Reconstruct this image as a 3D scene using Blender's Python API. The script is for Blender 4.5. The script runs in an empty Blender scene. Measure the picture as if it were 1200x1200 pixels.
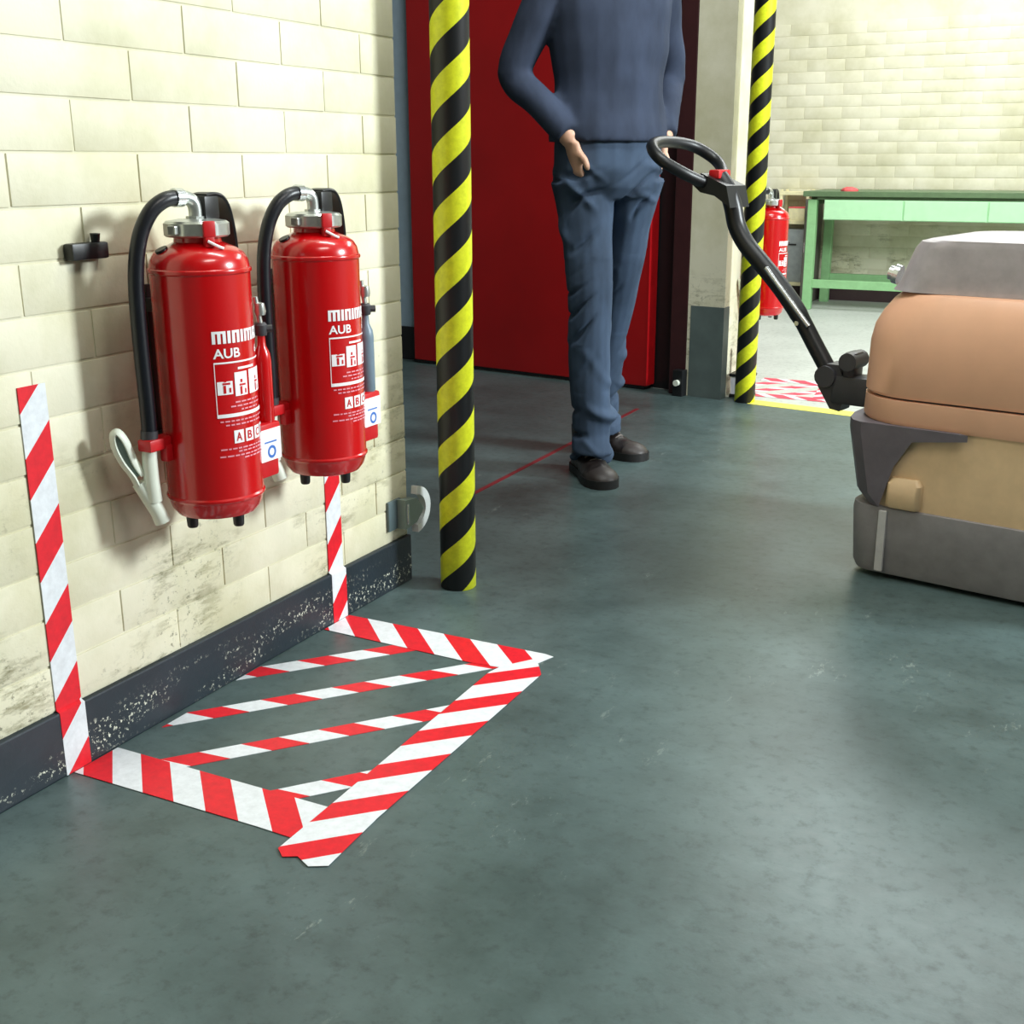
import bpy, bmesh, math, random
from mathutils import Vector, Matrix, noise
random.seed(4)
PI = math.pi
SC = bpy.context.scene
COL = SC.collection
V = Vector

# ------------------------------------------------------------------ camera, world, lights, exposure
cam = bpy.data.cameras.new('camera'); camo = bpy.data.objects.new('camera', cam); COL.objects.link(camo)
cam.sensor_width = 36.0; cam.lens = 36.0 * 1391.12 / 1200.0; cam.clip_start = 0.02; cam.clip_end = 100
fw = V((-0.43751571, 0.85353469, -0.28294617)); rt = V((0.89027405, 0.45541653, -0.00280999)); up = rt.cross(fw)
camo.matrix_world = Matrix(((rt.x, up.x, -fw.x, 1.35765), (rt.y, up.y, -fw.y, 0.0), (rt.z, up.z, -fw.z, 0.9), (0, 0, 0, 1)))
SC.camera = camo

w = bpy.data.worlds.new('world'); SC.world = w; w.use_nodes = True
w.node_tree.nodes['Background'].inputs[0].default_value = (0.75, 0.85, 0.9, 1)
w.node_tree.nodes['Background'].inputs[1].default_value = 0.3

def area(name, loc, to, sx, sy, power, col=(1, 1, 1)):
    l = bpy.data.lights.new(name, 'AREA'); l.shape = 'RECTANGLE'; l.size = sx; l.size_y = sy; l.energy = power; l.color = col
    o = bpy.data.objects.new(name, l); COL.objects.link(o); o.location = loc
    o.rotation_euler = (V(to) - V(loc)).to_track_quat('-Z', 'Y').to_euler()
    return o
area('ceiling_light_front', (2.2, .7, 3.0), (0.4, 1.4, 0.3), 1.2, 0.4, 22, (1, .97, .9))
area('door_fill_light', (.9, 2.3, 3.15), (-.4, 4.5, .8), 1.4, 0.4, 48, (.95, 1, .98))  # added fill, tilted at the door to brighten door, pillar and person
area('ceiling_light_far', (0.9, 6.3, 3.1), (0.9, 6.3, 0), 2.6, 1.6, 115, (.97, 1, .98))
area('window_light', (4.3, 3.45, 2.2), (0.1, 2.3, 0.1), 0.8, 0.7, 225, (.90, .98, 1))
SC.view_settings.view_transform = 'Standard'; SC.view_settings.look = 'None'
SC.view_settings.gamma = 1; SC.view_settings.use_curve_mapping = False
SC.view_settings.exposure = 0.35

# ------------------------------------------------------------------ materials
def lin(c):
    return tuple(((x / 255) / 12.92 if x / 255 <= .04045 else ((x / 255 + .055) / 1.055) ** 2.4) for x in c) + (1,)
class N:
    """tiny node helper"""
    def __init__(s, name):
        s.m = bpy.data.materials.new(name); s.m.use_nodes = True; s.t = s.m.node_tree
        s.b = s.t.nodes['Principled BSDF']; s.pos = None
    def n(s, typ, **kw):
        k = s.t.nodes.new(typ)
        for a, b in kw.items(): setattr(k, a, b)
        return k
    def l(s, a, b): s.t.links.new(a, b)
    def setv(s, inp, v):
        if isinstance(v, (int, float)): inp.default_value = v
        elif isinstance(v, tuple): inp.default_value = v
        else: s.l(v, inp)
    def math(s, op, a, b=0.0):
        k = s.n('ShaderNodeMath', operation=op); s.setv(k.inputs[0], a); s.setv(k.inputs[1], b); return k.outputs[0]
    def world(s):
        if s.pos is None: s.pos = s.n('ShaderNodeNewGeometry').outputs['Position']
        return s.pos
    def objco(s): return s.n('ShaderNodeTexCoord').outputs['Object']
    def mapped(s, vec, sc):
        k = s.n('ShaderNodeMapping'); s.l(vec, k.inputs[0]); k.inputs[3].default_value = sc; return k.outputs[0]
    def noise(s, vec, scale, detail=4, rough=.6):
        k = s.n('ShaderNodeTexNoise'); s.l(vec, k.inputs['Vector']); k.inputs['Scale'].default_value = scale
        k.inputs['Detail'].default_value = detail; k.inputs['Roughness'].default_value = rough; return k.outputs['Fac']
    def ramp(s, f, lo, hi):
        k = s.n('ShaderNodeMapRange'); s.setv(k.inputs[0], f); k.inputs[1].default_value = lo; k.inputs[2].default_value = hi
        return k.outputs[0]
    def mix(s, f, a, b):
        k = s.n('ShaderNodeMix', data_type='RGBA'); s.setv(k.inputs[0], f); s.setv(k.inputs[6], a); s.setv(k.inputs[7], b); return k.outputs[2]
    def bump(s, h, st, dist=.002):
        k = s.n('ShaderNodeBump'); k.inputs['Strength'].default_value = st; k.inputs['Distance'].default_value = dist
        s.l(h, k.inputs['Height']); s.l(k.outputs[0], s.b.inputs['Normal'])
    def out(s, col, rough=.5, metal=0.0, spec=.5):
        s.setv(s.b.inputs['Base Color'], col); s.setv(s.b.inputs['Roughness'], rough)
        s.b.inputs['Metallic'].default_value = metal; s.b.inputs['Specular IOR Level'].default_value = spec
        return s.m
def plain(name, c, rough=.5, metal=0.0, var=.12, scale=25, spec=.5, bump=0, coat=0):
    k = N(name); c = lin(c); p = k.objco()
    f = k.noise(p, scale)
    d = tuple(x * (1 - var) for x in c[:3]) + (1,); e = tuple(min(1, x * (1 + var)) for x in c[:3]) + (1,)
    k.out(k.mix(k.ramp(f, .3, .7), d, e), rough, metal, spec)
    if bump: k.bump(k.noise(p, scale * 8, 2), bump)
    if coat: k.b.inputs['Coat Weight'].default_value = coat; k.b.inputs['Coat Roughness'].default_value = .12
    return k.m
def m_wall():
    k = N('cream_wall_paint'); p = k.world()
    big = k.ramp(k.noise(p, 3.2, 5, .65), .42, .72)
    c = k.mix(big, lin((222, 218, 194)), lin((196, 192, 158)))
    sp = k.ramp(k.noise(p, 70, 6, .75), .57, .64)
    patch = k.ramp(k.noise(p, 4.5, 3), .46, .58)
    sep = k.n('ShaderNodeSeparateXYZ'); k.l(p, sep.inputs[0])
    low = k.ramp(sep.outputs[2], .62, .2)                # scuffs and kicked-off dirt sit on the lowest courses
    low.node.clamp = True
    c = k.mix(k.math('MULTIPLY', k.math('MULTIPLY', sp, patch), k.math('MULTIPLY', low, .75)), c, lin((74, 74, 52)))
    st = k.ramp(k.noise(k.mapped(p, (6, 6, 22)), 1.6, 6, .7), .50, .62)
    c = k.mix(k.math('MULTIPLY', k.math('MULTIPLY', st, patch), k.math('MULTIPLY', low, .75)), c, lin((120, 116, 80)))
    k.out(c, .55)
    k.bump(k.noise(p, 130, 4), .35, .0012)
    return k.m
def m_floor(name, a, b, rough):
    k = N(name); p = k.world()
    f = k.ramp(k.noise(p, 3.0, 8, .7), .34, .66); g = k.noise(p, 40, 6, .7)
    c = k.mix(f, lin(a), lin(b))
    c = k.mix(k.math('MULTIPLY', k.ramp(g,   .52, .70), .45), c, lin(tuple(x * .55 for x in a)))
    sc = k.ramp(k.noise(k.mapped(p, (26, 9, 1)), 1.0, 8, .78), .60, .65)     # chalky scuffs
    area_ = k.ramp(k.noise(p, 2.3, 2), .5, .62)
    c = k.mix(k.math('MULTIPLY', k.math('MULTIPLY', sc, area_), .35), c, lin((168, 180, 172)))
    r = k.math('ADD', k.math('MULTIPLY', g, .18), rough)
    k.out(c, r)
    k.bump(k.noise(p, 22, 5), .12, .004)
    return k.m
def m_plinth(name, c):
    k = N(name); p = k.world()
    base = k.mix(k.noise(p, 12), lin(tuple(x * .75 for x in c)), lin(tuple(min(255, x * 1.25) for x in c)))
    chip = k.ramp(k.noise(p, 130, 5, .7), .575, .595)
    zone = k.ramp(k.noise(k.mapped(p, (4, 4, 16)), 1.3, 3), .46, .56)
    sep = k.n('ShaderNodeSeparateXYZ'); k.l(p, sep.inputs[0])
    band = k.math('MULTIPLY', k.ramp(sep.outputs[2], .085, .06), k.ramp(sep.outputs[2], .0, .02))   # chips where shoes and mops hit
    k.out(k.mix(k.math('MULTIPLY', k.math('MULTIPLY', chip, zone), band), base, lin((220, 222, 204))), .45)
    k.bump(k.noise(p, 60, 5), .4, .002)
    return k.m
def m_stripe(name, kx, ky, kz, start, period, frac, ca, cb):
    """ca where fract((k.P-start)/period)<frac, printed tape"""
    k = N(name); p = k.world()
    d = k.n('ShaderNodeVectorMath', operation='DOT_PRODUCT'); k.l(p, d.inputs[0]); d.inputs[1].default_value = (kx / period, ky / period, kz / period)
    v = k.math('FRACT', k.math('SUBTRACT', d.outputs['Value'], start / period))
    f = k.math('LESS_THAN', v, frac)
    g = k.ramp(k.noise(p, 60, 5, .7), .3, .8)
    A = k.mix(g, lin(ca), lin(tuple(x * .86 for x in ca))); B = k.mix(g, lin(cb), lin(tuple(x * .88 for x in cb)))
    k.out(k.mix(f, B, A), .42)
    return k.m
def m_helix(name, lead, phase):
    k = N(name); o = k.objco(); s = k.n('ShaderNodeSeparateXYZ'); k.l(o, s.inputs[0])
    a = k.math('DIVIDE', k.math('ARCTAN2', s.outputs[1], s.outputs[0]), 2 * PI / 1.72)
    v = k.math('FRACT', k.math('ADD', k.math('SUBTRACT', k.math('DIVIDE', s.outputs[2], lead), a), phase))
    f = k.math('LESS_THAN', v, .5)
    g = k.ramp(k.noise(o, 70, 5, .7), .3, .8)
    k.out(k.mix(f, lin((11, 11, 14)), k.mix(g, lin((232, 238, 40)), lin((196, 202, 24)))), .45)
    k.bump(k.noise(o, 300, 2), .2, .0006)
    return k.m
def m_cloth(name, c, sc=1.0):
    k = N(name); o = k.objco()
    f = k.noise(k.mapped(o, (1, 1, .4)), 9, 5)
    k.out(k.mix(k.ramp(f, .3, .7), lin(tuple(x * .8 for x in c)), lin(tuple(min(255, x * 1.12) for x in c))), .85, 0, .2)
    wv = k.n('ShaderNodeTexWave'); k.l(o, wv.inputs[0]); wv.inputs['Scale'].default_value = 420 * sc; wv.inputs['Distortion'].default_value = 1
    k.bump(wv.outputs['Fac'], .12, .0006)
    return k.m

WHITE_T, RED_T = (228, 233, 238), (226, 22, 40)
M = dict(
    wall=m_wall(), floor=m_floor('grey_floor_paint', (60, 75, 74), (86, 104, 104), .27),
    floor2=m_floor('pale_floor_paint', (176, 180, 174), (192, 196, 190), .35),
    plinth=m_plinth('blue_black_skirting', (28, 38, 46)), plinth2=plain('grey_green_plinth', (88, 100, 98), .5, scale=14),
    bluewall=plain('pale_blue_wall_paint', (168, 190, 206), .5, var=.06), ceiling=plain('dull_grey_ceiling', (138, 138, 132), .8, var=.06),  # ceiling grey darkened to cut bounced light; unseen walls share it
    skirt_black=plain('black_skirting', (26, 24, 28), .5), skirt_maroon=plain('maroon_skirting', (58, 40, 42), .55),
    red=plain('red_enamel', (190, 2, 10), .25, var=.05, scale=6, coat=.6), red_dark=plain('red_plastic', (190, 16, 24), .4),
    door=plain('red_door_paint', (158, 14, 18), .36, var=.10, scale=3.5, bump=.03), frame=plain('brown_door_frame', (58, 28, 30), .4),
    black=plain('black_rubber', (16, 17, 20), .42), black_m=plain('black_metal', (24, 25, 27), .38), dkgrey=plain('dark_grey_plastic', (58, 58, 62), .45),
    steel=plain('zinc_cap', (196, 200, 196), .32, .85, var=.12, scale=60), chrome=plain('silver_rod', (215, 218, 220), .25, .9),
    hose=plain('hose_rubber', (16, 18, 26), .36, bump=.1), white_p=plain('white_plastic', (222, 228, 214), .4, var=.05), greygreen=plain('grey_green_plastic', (112, 128, 120), .5),
    print_w=plain('white_print', (240, 238, 240), .45, var=.03), print_r=plain('red_print', (190, 8, 18), .4), print_p=plain('pink_fine_print', (228, 150, 165), .45, var=.1), print_b=plain('blue_print', (60, 110, 190), .5), print_g=plain('green_print', (60, 150, 110), .5),
    tagblue=plain('blue_grey_cartridge', (108, 126, 140), .4),
    trousers=m_cloth('slate_work_trousers', (64, 79, 100)), sweater=m_cloth('navy_sweater', (52, 60, 78), .5), skin=plain('skin', (205, 160, 135), .5, var=.06),
    hair=plain('brown_hair', (62, 44, 32), .6), shoe=plain('dark_brown_leather', (32, 26, 25), .42, var=.2, bump=.15), sole=plain('black_sole', (22, 21, 21), .6), lace=plain('grey_lace', (120, 112, 108), .7),
    eye=plain('eye_white', (235, 232, 228), .2, var=.01),
    orange=plain('hazed_orange_cover', (236, 182, 150), .38, var=.05, scale=8), tan=plain('tan_lower_body', (224, 192, 152), .45, var=.06), cowl=plain('mauve_grey_cowl', (176, 168, 172), .45), fender=plain('dark_grey_fender', (100, 94, 102), .5), skirt=plain('grey_skirt', (136, 132, 134), .5), skirt_l=plain('light_grey_strip', (196, 194, 194), .4),  # truck colours lightened, a white haze mixed into the paint
    green=plain('pale_green_bench_paint', (138, 186, 132), .45, var=.08), green_l=plain('light_green_drawer_front', (176, 222, 176), .45, var=.04), green_d=plain('dark_green_bench_top', (88, 112, 78), .5),
    benchback=plain('brown_grey_metal', (100, 96, 88), .5), cabgrey=plain('grey_cabinet', (150, 158, 158), .45), cream=plain('cream_shelf_paint', (228, 220, 176), .5), pinkred=plain('pink_red_cloth', (220, 92, 92), .7),
    yellow=plain('yellow_line_paint', (236, 226, 96), .5, var=.08), redline=plain('dark_red_floor_line', (120, 34, 40), .5, var=.2), clearbox=plain('milky_white_plastic', (214, 212, 222), .3),
)

# ------------------------------------------------------------------ mesh helpers
def obj(name, bm, m, parent=None, smooth=None):
    me = bpy.data.meshes.new(name); bm.normal_update(); bm.to_mesh(me); bm.free()
    if smooth is not None:
        for p in me.polygons: p.use_smooth = True
        if smooth < PI: me.set_sharp_from_angle(angle=smooth)
    for x in (m if isinstance(m, (list, tuple)) else [m]): me.materials.append(x)
    o = bpy.data.objects.new(name, me); COL.objects.link(o)
    if parent: o.parent = parent
    return o
def tag(o, label, cat, group=None):
    o['label'] = label; o['category'] = cat
    if group: o['group'] = group
    return o
def struct(o): o['kind'] = 'structure'; return o
def empty(name, loc=(0, 0, 0), rz=0):
    o = bpy.data.objects.new(name, None); COL.objects.link(o); o.location = loc; o.rotation_euler = (0, 0, rz); o.empty_display_size = .05; return o
def bx(bm, a, b, bev=0.0, mat=None, T=None):
    """box a..b; T = optional Matrix"""
    r = bmesh.ops.create_cube(bm, size=1); vs = r['verts']
    for v in vs:
        v.co = V([(a[i] + b[i]) / 2 + v.co[i] * (b[i] - a[i]) for i in range(3)])
    if bev:
        es = list({e for v in vs for e in v.link_edges})
        q = bmesh.ops.bevel(bm, geom=es, offset=bev, segments=2, affect='EDGES', profile=.6)
        vs = list({v for f in q['faces'] for v in f.verts} | {v for v in vs if v.is_valid})
    if T is not None:
        for v in vs: v.co = T @ v.co
    return vs
def loft(bm, rings, cap=True):
    """rings: lists of points (same count)"""
    R = [[bm.verts.new(p) for p in r] for r in rings]; n = len(R[0])
    for a, b in zip(R, R[1:]):
        for i in range(n): bm.faces.new((a[i], a[(i + 1) % n], b[(i + 1) % n], b[i]))
    if cap:
        bm.faces.new(R[0][::-1]); bm.faces.new(R[-1])
    return R
def lathe(bm, prof, n=40, c=(0, 0)):
    loft(bm, [[(c[0] + r * math.cos(2 * PI * i / n), c[1] + r * math.sin(2 * PI * i / n), z) for i in range(n)] for r, z in prof])
def smoothpath(pts, k=6):
    out = []; P = [V(p) for p in pts]
    for i in range(len(P) - 1):
        p0 = P[max(0, i - 1)]; p1 = P[i]; p2 = P[i + 1]; p3 = P[min(len(P) - 1, i + 2)]
        for j in range(k):
            t = j / k
            out.append(.5 * ((2 * p1) + (p2 - p0) * t + (2 * p0 - 5 * p1 + 4 * p2 - p3) * t * t + (3 * p1 - p0 - 3 * p2 + p3) * t ** 3))
    out.append(P[-1]); return out
def tube(bm, pts, r, n=12, flat=1.0, ref=V((0, 0, 1))):
    """r scalar or list; flat scales the second cross axis"""
    P = [V(p) for p in pts]; rings = []; a = None
    for i, p in enumerate(P):
        t = (P[min(i + 1, len(P) - 1)] - P[max(i - 1, 0)]).normalized()
        if a is None:
            a = ref - ref.dot(t) * t
            if a.length < .05: a = V((1, 0, 0)) - t.x * t
        else: a = a - a.dot(t) * t
        a.normalize(); b = t.cross(a)
        rr = r[i] if isinstance(r, (list, tuple)) else r
        rings.append([p + a * rr * math.cos(2 * PI * j / n) + b * rr * flat * math.sin(2 * PI * j / n) for j in range(n)])
    loft(bm, rings)
def cyl(bm, a, b, r, n=16): tube(bm, [a, b], r, n)
def prism(bm, poly, z0, z1):
    loft(bm, [[(x, y, z0) for x, y in poly], [(x, y, z1) for x, y in poly]])
def fuse(bm, voxel, smooth_it=4):
    """union of closed shapes into one skin by voxel remesh; returns bmesh"""
    bmesh.ops.recalc_face_normals(bm, faces=bm.faces)
    me = bpy.data.meshes.new('tmp'); bm.to_mesh(me); bm.free()
    o = bpy.data.objects.new('tmp', me); COL.objects.link(o)
    m = o.modifiers.new('r', 'REMESH'); m.mode = 'VOXEL'; m.voxel_size = voxel
    s = o.modifiers.new('s', 'SMOOTH'); s.factor = .5; s.iterations = smooth_it
    dg = bpy.context.evaluated_depsgraph_get(); dg.update()
    me2 = bpy.data.meshes.new_from_object(o.evaluated_get(dg))
    out = bmesh.new(); out.from_mesh(me2)
    bpy.data.objects.remove(o); bpy.data.meshes.remove(me); bpy.data.meshes.remove(me2)
    return out
def textmesh(body, height, width=None, bold=0.0):
    """list of (verts, faces) of flat text, baseline at 0, cap height = height, in x/y"""
    cu = bpy.data.curves.new('t', 'FONT'); cu.body = body; cu.size = 1; cu.offset = bold; cu.resolution_u = 3
    o = bpy.data.objects.new('t', cu); COL.objects.link(o)
    dg = bpy.context.evaluated_depsgraph_get(); dg.update()
    me = bpy.data.meshes.new_from_object(o.evaluated_get(dg))
    vs = [v.co.copy() for v in me.vertices]; fs = [tuple(p.vertices) for p in me.polygons]
    bpy.data.objects.remove(o); bpy.data.curves.remove(cu); bpy.data.meshes.remove(me)
    x0 = min(v.x for v in vs); x1 = max(v.x for v in vs); y0 = min(v.y for v in vs); y1 = max(v.y for v in vs)
    sy = height / (y1 - y0); sx = width / (x1 - x0) if width else sy
    return [((v.x - x0) * sx, (v.y - y0) * sy) for v in vs], fs
def copytree(o, parent=None):
    c = o.copy(); COL.objects.link(c); c.parent = parent
    for ch in list(o.children): copytree(ch, c)
    return c

# ------------------------------------------------------------------ the setting
D0 = V((-1.4723, 4.7011, 0)); DD = V((0.98834, -0.15228, 0)); DN = V((0.15228, 0.98834, 0))   # line of the door wall
TD = Matrix(((DD.x, DN.x, 0, D0.x), (DD.y, DN.y, 0, D0.y), (0, 0, 1, 0), (0, 0, 0, 1)))
def dl(s, t=0): q = D0 + DD * s + DN * t; return (q.x, q.y)

bm = bmesh.new(); prism(bm, [(-4, -3), (4.5, -3), dl(6.1, .066), dl(-2.6, .066)], -.12, 0); struct(obj('floor', bm, M['floor']))
bm = bmesh.new(); prism(bm, [dl(-2.6, .066), dl(6.1, .066), (4.5, 8.4), (-4, 8.4)], -.12, 0); struct(obj('floor', bm, M['floor2']))
bm = bmesh.new(); bx(bm, (-4, -3, 3.3), (4.5, 8.4, 3.4)); struct(obj('ceiling', bm, M['ceiling']))
bm = bmesh.new(); bx(bm, (4.5, -3, 0), (4.6, 8.4, 3.3)); struct(obj('wall_right', bm, M['ceiling']))
bm = bmesh.new(); bx(bm, (-4, -3.1, 0), (4.5, -3, 3.3)); struct(obj('wall_rear', bm, M['ceiling']))
bm = bmesh.new(); bx(bm, (-4.1, -3, 0), (-4, 8.4, 3.3)); struct(obj('wall_outer', bm, M['ceiling']))

# left wall with painted bricks
bm = bmesh.new(); bx(bm, (-.24, -3, 0), (-.0022, 2.139, 3.3)); wl = struct(obj('wall_left', bm, M['wall']))
def brickmesh(L, H, dpt):
    b = bmesh.new(); bx(b, (-dpt, -L / 2, -H / 2), (0, L / 2, H / 2), .0016); 
    me = bpy.data.meshes.new('brick'); b.to_mesh(me); b.free(); me.materials.append(M['wall'])
    for p in me.polygons: p.use_smooth = True
    me.set_sharp_from_angle(angle=.9)
    return me
BL, BH, J = .240, .0698, .0037
full = brickmesh(BL, BH, .02); half = brickmesh((BL - J) / 2, BH, .02)
def bricks(parent, axis, u_end, u_beg, x0, z0, rows, face):
    """running bond laid back from u_end"""
    for r in range(rows):
        z = z0 + r * (BH + J) + BH / 2; u = u_end; first = True
        while u > u_beg:
            me, L = (half, (BL - J) / 2) if (first and r % 2) else (full, BL)
            o = bpy.data.objects.new('brick', me); COL.objects.link(o); o.parent = parent
            off = random.uniform(-.0008, .0005)
            if axis == 'y': o.location = (face + off, u - L / 2, z)
            else: o.location = (u - L / 2, face - off, z); o.rotation_euler = (0, 0, -PI / 2)
            o.rotation_euler.x += random.uniform(-.004, .004)
            u -= L + J; first = False
bricks(wl, 'y', 2.139, .12, 0, .108, 21, 0)
bm = bmesh.new(); bx(bm, (-.01, -3, 0), (.008, 2.141, .1055), .003); struct(obj('baseboard_left', bm, M['plinth']))

# door wall: pale blue stretch, lintel, frame, pillar
bm = bmesh.new()
bx(bm, (-2.45, .07, 0), (-.06, .25, 3.3), T=TD); bx(bm, (-.06, .07, 2.12), (1.30, .25, 3.3), T=TD)
struct(obj('wall_back', bm, M['bluewall']))
bm = bmesh.new(); bx(bm, (-2.45, .055, 0), (-.06, .07, .154), T=TD); struct(obj('baseboard_back', bm, M['skirt_black']))
door = struct(empty('door_1', (0, 0, 0)))
bm = bmesh.new(); bx(bm, (-.098, 0, .016), (1.141, .064, 2.1), .004, T=TD); lf = obj('door_leaf', bm, M['door'], door)
bm = bmesh.new(); bx(bm, (-.09, .004, .004), (1.13, .05, .018), T=TD); obj('gap_shade', bm, M['black'], door)  # black strip painted in for the shade of the gap under the leaf
bm = bmesh.new(); bx(bm, (1.139, -.001, .02), (1.1425, .063, 2.09), .001, T=TD); obj('edge_strip', bm, M['red_dark'], lf)  # brighter red puts the light caught by the leaf's edge into colour
bm = bmesh.new(); cyl(bm, TD @ V((.17, .0, .42)), TD @ V((.17, -.006, .42)), .006); obj('screw', bm, M['steel'], door)
fr = struct(empty('trim_1'))
bm = bmesh.new(); bx(bm, (1.0, .072, 0), (1.30, .09, 2.12), T=TD); obj('frame_channel', bm, M['black_m'], fr)
bm = bmesh.new(); bx(bm, (1.245, -.002, 0), (1.318, .075, 2.16), .004, T=TD); obj('frame_post', bm, M['frame'], fr)
bm = bmesh.new(); bx(bm, (-.1, -.002, 2.104), (1.245, .07, 2.16), .004, T=TD); obj('frame_head', bm, M['frame'], fr)
px0, py0 = dl(1.3185); px1, py1 = dl(1.475)
bm = bmesh.new(); prism(bm, [(px0, py0), (px1, py1), (px1, 4.93), (px0 - .02, 4.93)], 0, 3.3); struct(obj('wall_middle', bm, M['wall']))
bm = bmesh.new(); q0 = dl(1.335, -.006); q1 = dl(1.478, -.007)
prism(bm, [q0, q1, (px1 + .006, 4.525), (px0, 4.525)], 0, .358); struct(obj('baseboard_middle', bm, M['plinth2']))
# guide roller at the foot of the frame
gr = empty('door_guide_roller', (*dl(1.305, -.012), 0))
bm = bmesh.new(); bx(bm, (-.022, -.03, 0), (.022, .012, .105), .004); obj('bracket', bm, M['black_m'], gr)
bm = bmesh.new(); cyl(bm, (0, -.03, .055), (0, -.045, .055), .012); obj('roller', bm, M['white_p'], gr)
gr.rotation_euler = (0, 0, -.153); tag(gr, 'small black floor guide with pale roller at foot of brown door frame', 'door guide')

# far wall with blocks
bm = bmesh.new(); bx(bm, (-4, 8.2025, 0), (4.5, 8.4, 3.3)); wf = struct(obj('wall_far', bm, M['wall']))
bricks(wf, 'x', 2.0, -1.05, 0, .135, 22, 8.2)
bm = bmesh.new(); bx(bm, (-4, 8.185, 0), (4.5, 8.2, .13)); struct(obj('baseboard_far', bm, M['skirt_maroon']))

# ------------------------------------------------------------------ floor markings
def clip(poly, ax, val, keep_less):
    out = []
    for i in range(len(poly)):
        a, b = poly[i], poly[(i + 1) % len(poly)]
        ia = (a[ax] <= val) == keep_less; ib = (b[ax] <= val) == keep_less
        if ia: out.append(a)
        if ia != ib:
            t = (val - a[ax]) / (b[ax] - a[ax]); out.append(tuple(a[j] + (b[j] - a[j]) * t for j in range(2)))
    return out
TH = .0007
def tape(name, poly, lvl, m, label, group):
    bm = bmesh.new(); prism(bm, poly, TH * lvl, TH * (lvl + 1)); bmesh.ops.recalc_face_normals(bm, faces=bm.faces)
    return tag(obj(name, bm, m), label, 'tape', group)
G1 = 'red and white tapes of the keep-clear zone under the extinguishers'
tape('marking_tape', [(.010, 1.151), (.36, 1.154), (.505, 1.150), (.500, 1.243), (.010, 1.241)], 1,
     m_stripe('tape_front', 1, 1, 0, 1.30, .1205, .5, RED_T, WHITE_T), 'wide striped floor tape nearest the viewer, running out from skirting', G1)
tape('marking_tape', [(.010, 1.802), (.36, 1.790), (.452, 1.80), (.479, 1.884), (.46, 1.889), (.010, 1.890)], 1,
     m_stripe('tape_back', 1, 1, 0, 1.885, .12, .5, RED_T, WHITE_T), 'wide striped floor tape at the pole end of the hatched zone', G1)
tape('marking_tape', [(.404, 1.765), (.412, 1.80), (.452, 1.857), (.470, 1.838), (.494, 1.80), (.500, 1.25), (.508, 1.118), (.485, 1.105), (.458, 1.118), (.440, 1.108), (.422, 1.122), (.419, 1.25)], 2,
     m_stripe('tape_right', -1, 1, 0, 1.165, .13, .46, RED_T, WHITE_T), 'wide striped floor tape along the zone side away from wall', G1)
e, pp = V((.638, .77)), V((.77, -.638))
for b0, st, wd, lab in ((-.990, 2.318, .021, 'shortest hatching tape stripe, the one closest to yellow-black pole'),
                        (-.850, 1.951, .0195, 'second narrow hatching tape, running from skirting to far corner'),
                        (-.697, 1.863, .0205, 'third narrow hatching tape, between front tape and side tape'),
                        (-.532, 1.786, .0195, 'short narrow hatching tape tucked into the near front corner')):
    def pt(a, b): q = e * a + pp * b; return (q.x, q.y)
    poly = [pt(.5, b0 - wd), pt(.5, b0 + wd), pt(2.2, b0 + wd), pt(2.2, b0 - wd)]
    poly = clip(poly, 0, .010 + .012 * (b0 > -.9), False); poly = clip(poly, 0, .425, True); poly = clip(poly, 1, 1.205, False); poly = clip(poly, 1, 1.815, True)
    tape('hatching_tape', poly, 0, m_stripe('tape_hatch', -.132, 1.408, 0, st, .127, .48, RED_T, WHITE_T), lab, G1)
def wtape(y0, y1, z1, m, label):
    bm = bmesh.new()
    pr = [(.0088, .0015), (.0088, .1052), (.0022, .1085), (.0022, z1)]; pi = [(.0078, .0015), (.0078, .1045), (.0006, .108), (.0006, z1)]
    outl = pr + pi[::-1]
    loft(bm, [[(x, y0, z) for x, z in outl], [(x, y1, z) for x, z in outl]]); bmesh.ops.recalc_face_normals(bm, faces=bm.faces)
    return tag(obj('wall_tape', bm, m), label, 'tape', G1)
wtape(1.838, 1.887, .60, m_stripe('tape_up', 0, -1, 1, -1.727, .125, .46, RED_T, WHITE_T), 'upright striped tape on wall rising behind second extinguisher')
wtape(1.138, 1.187, .60, m_stripe('tape_up', 0, -1, 1, -1.2, .125, .48, RED_T, WHITE_T), 'upright striped tape on wall at left edge of the picture')

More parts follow.
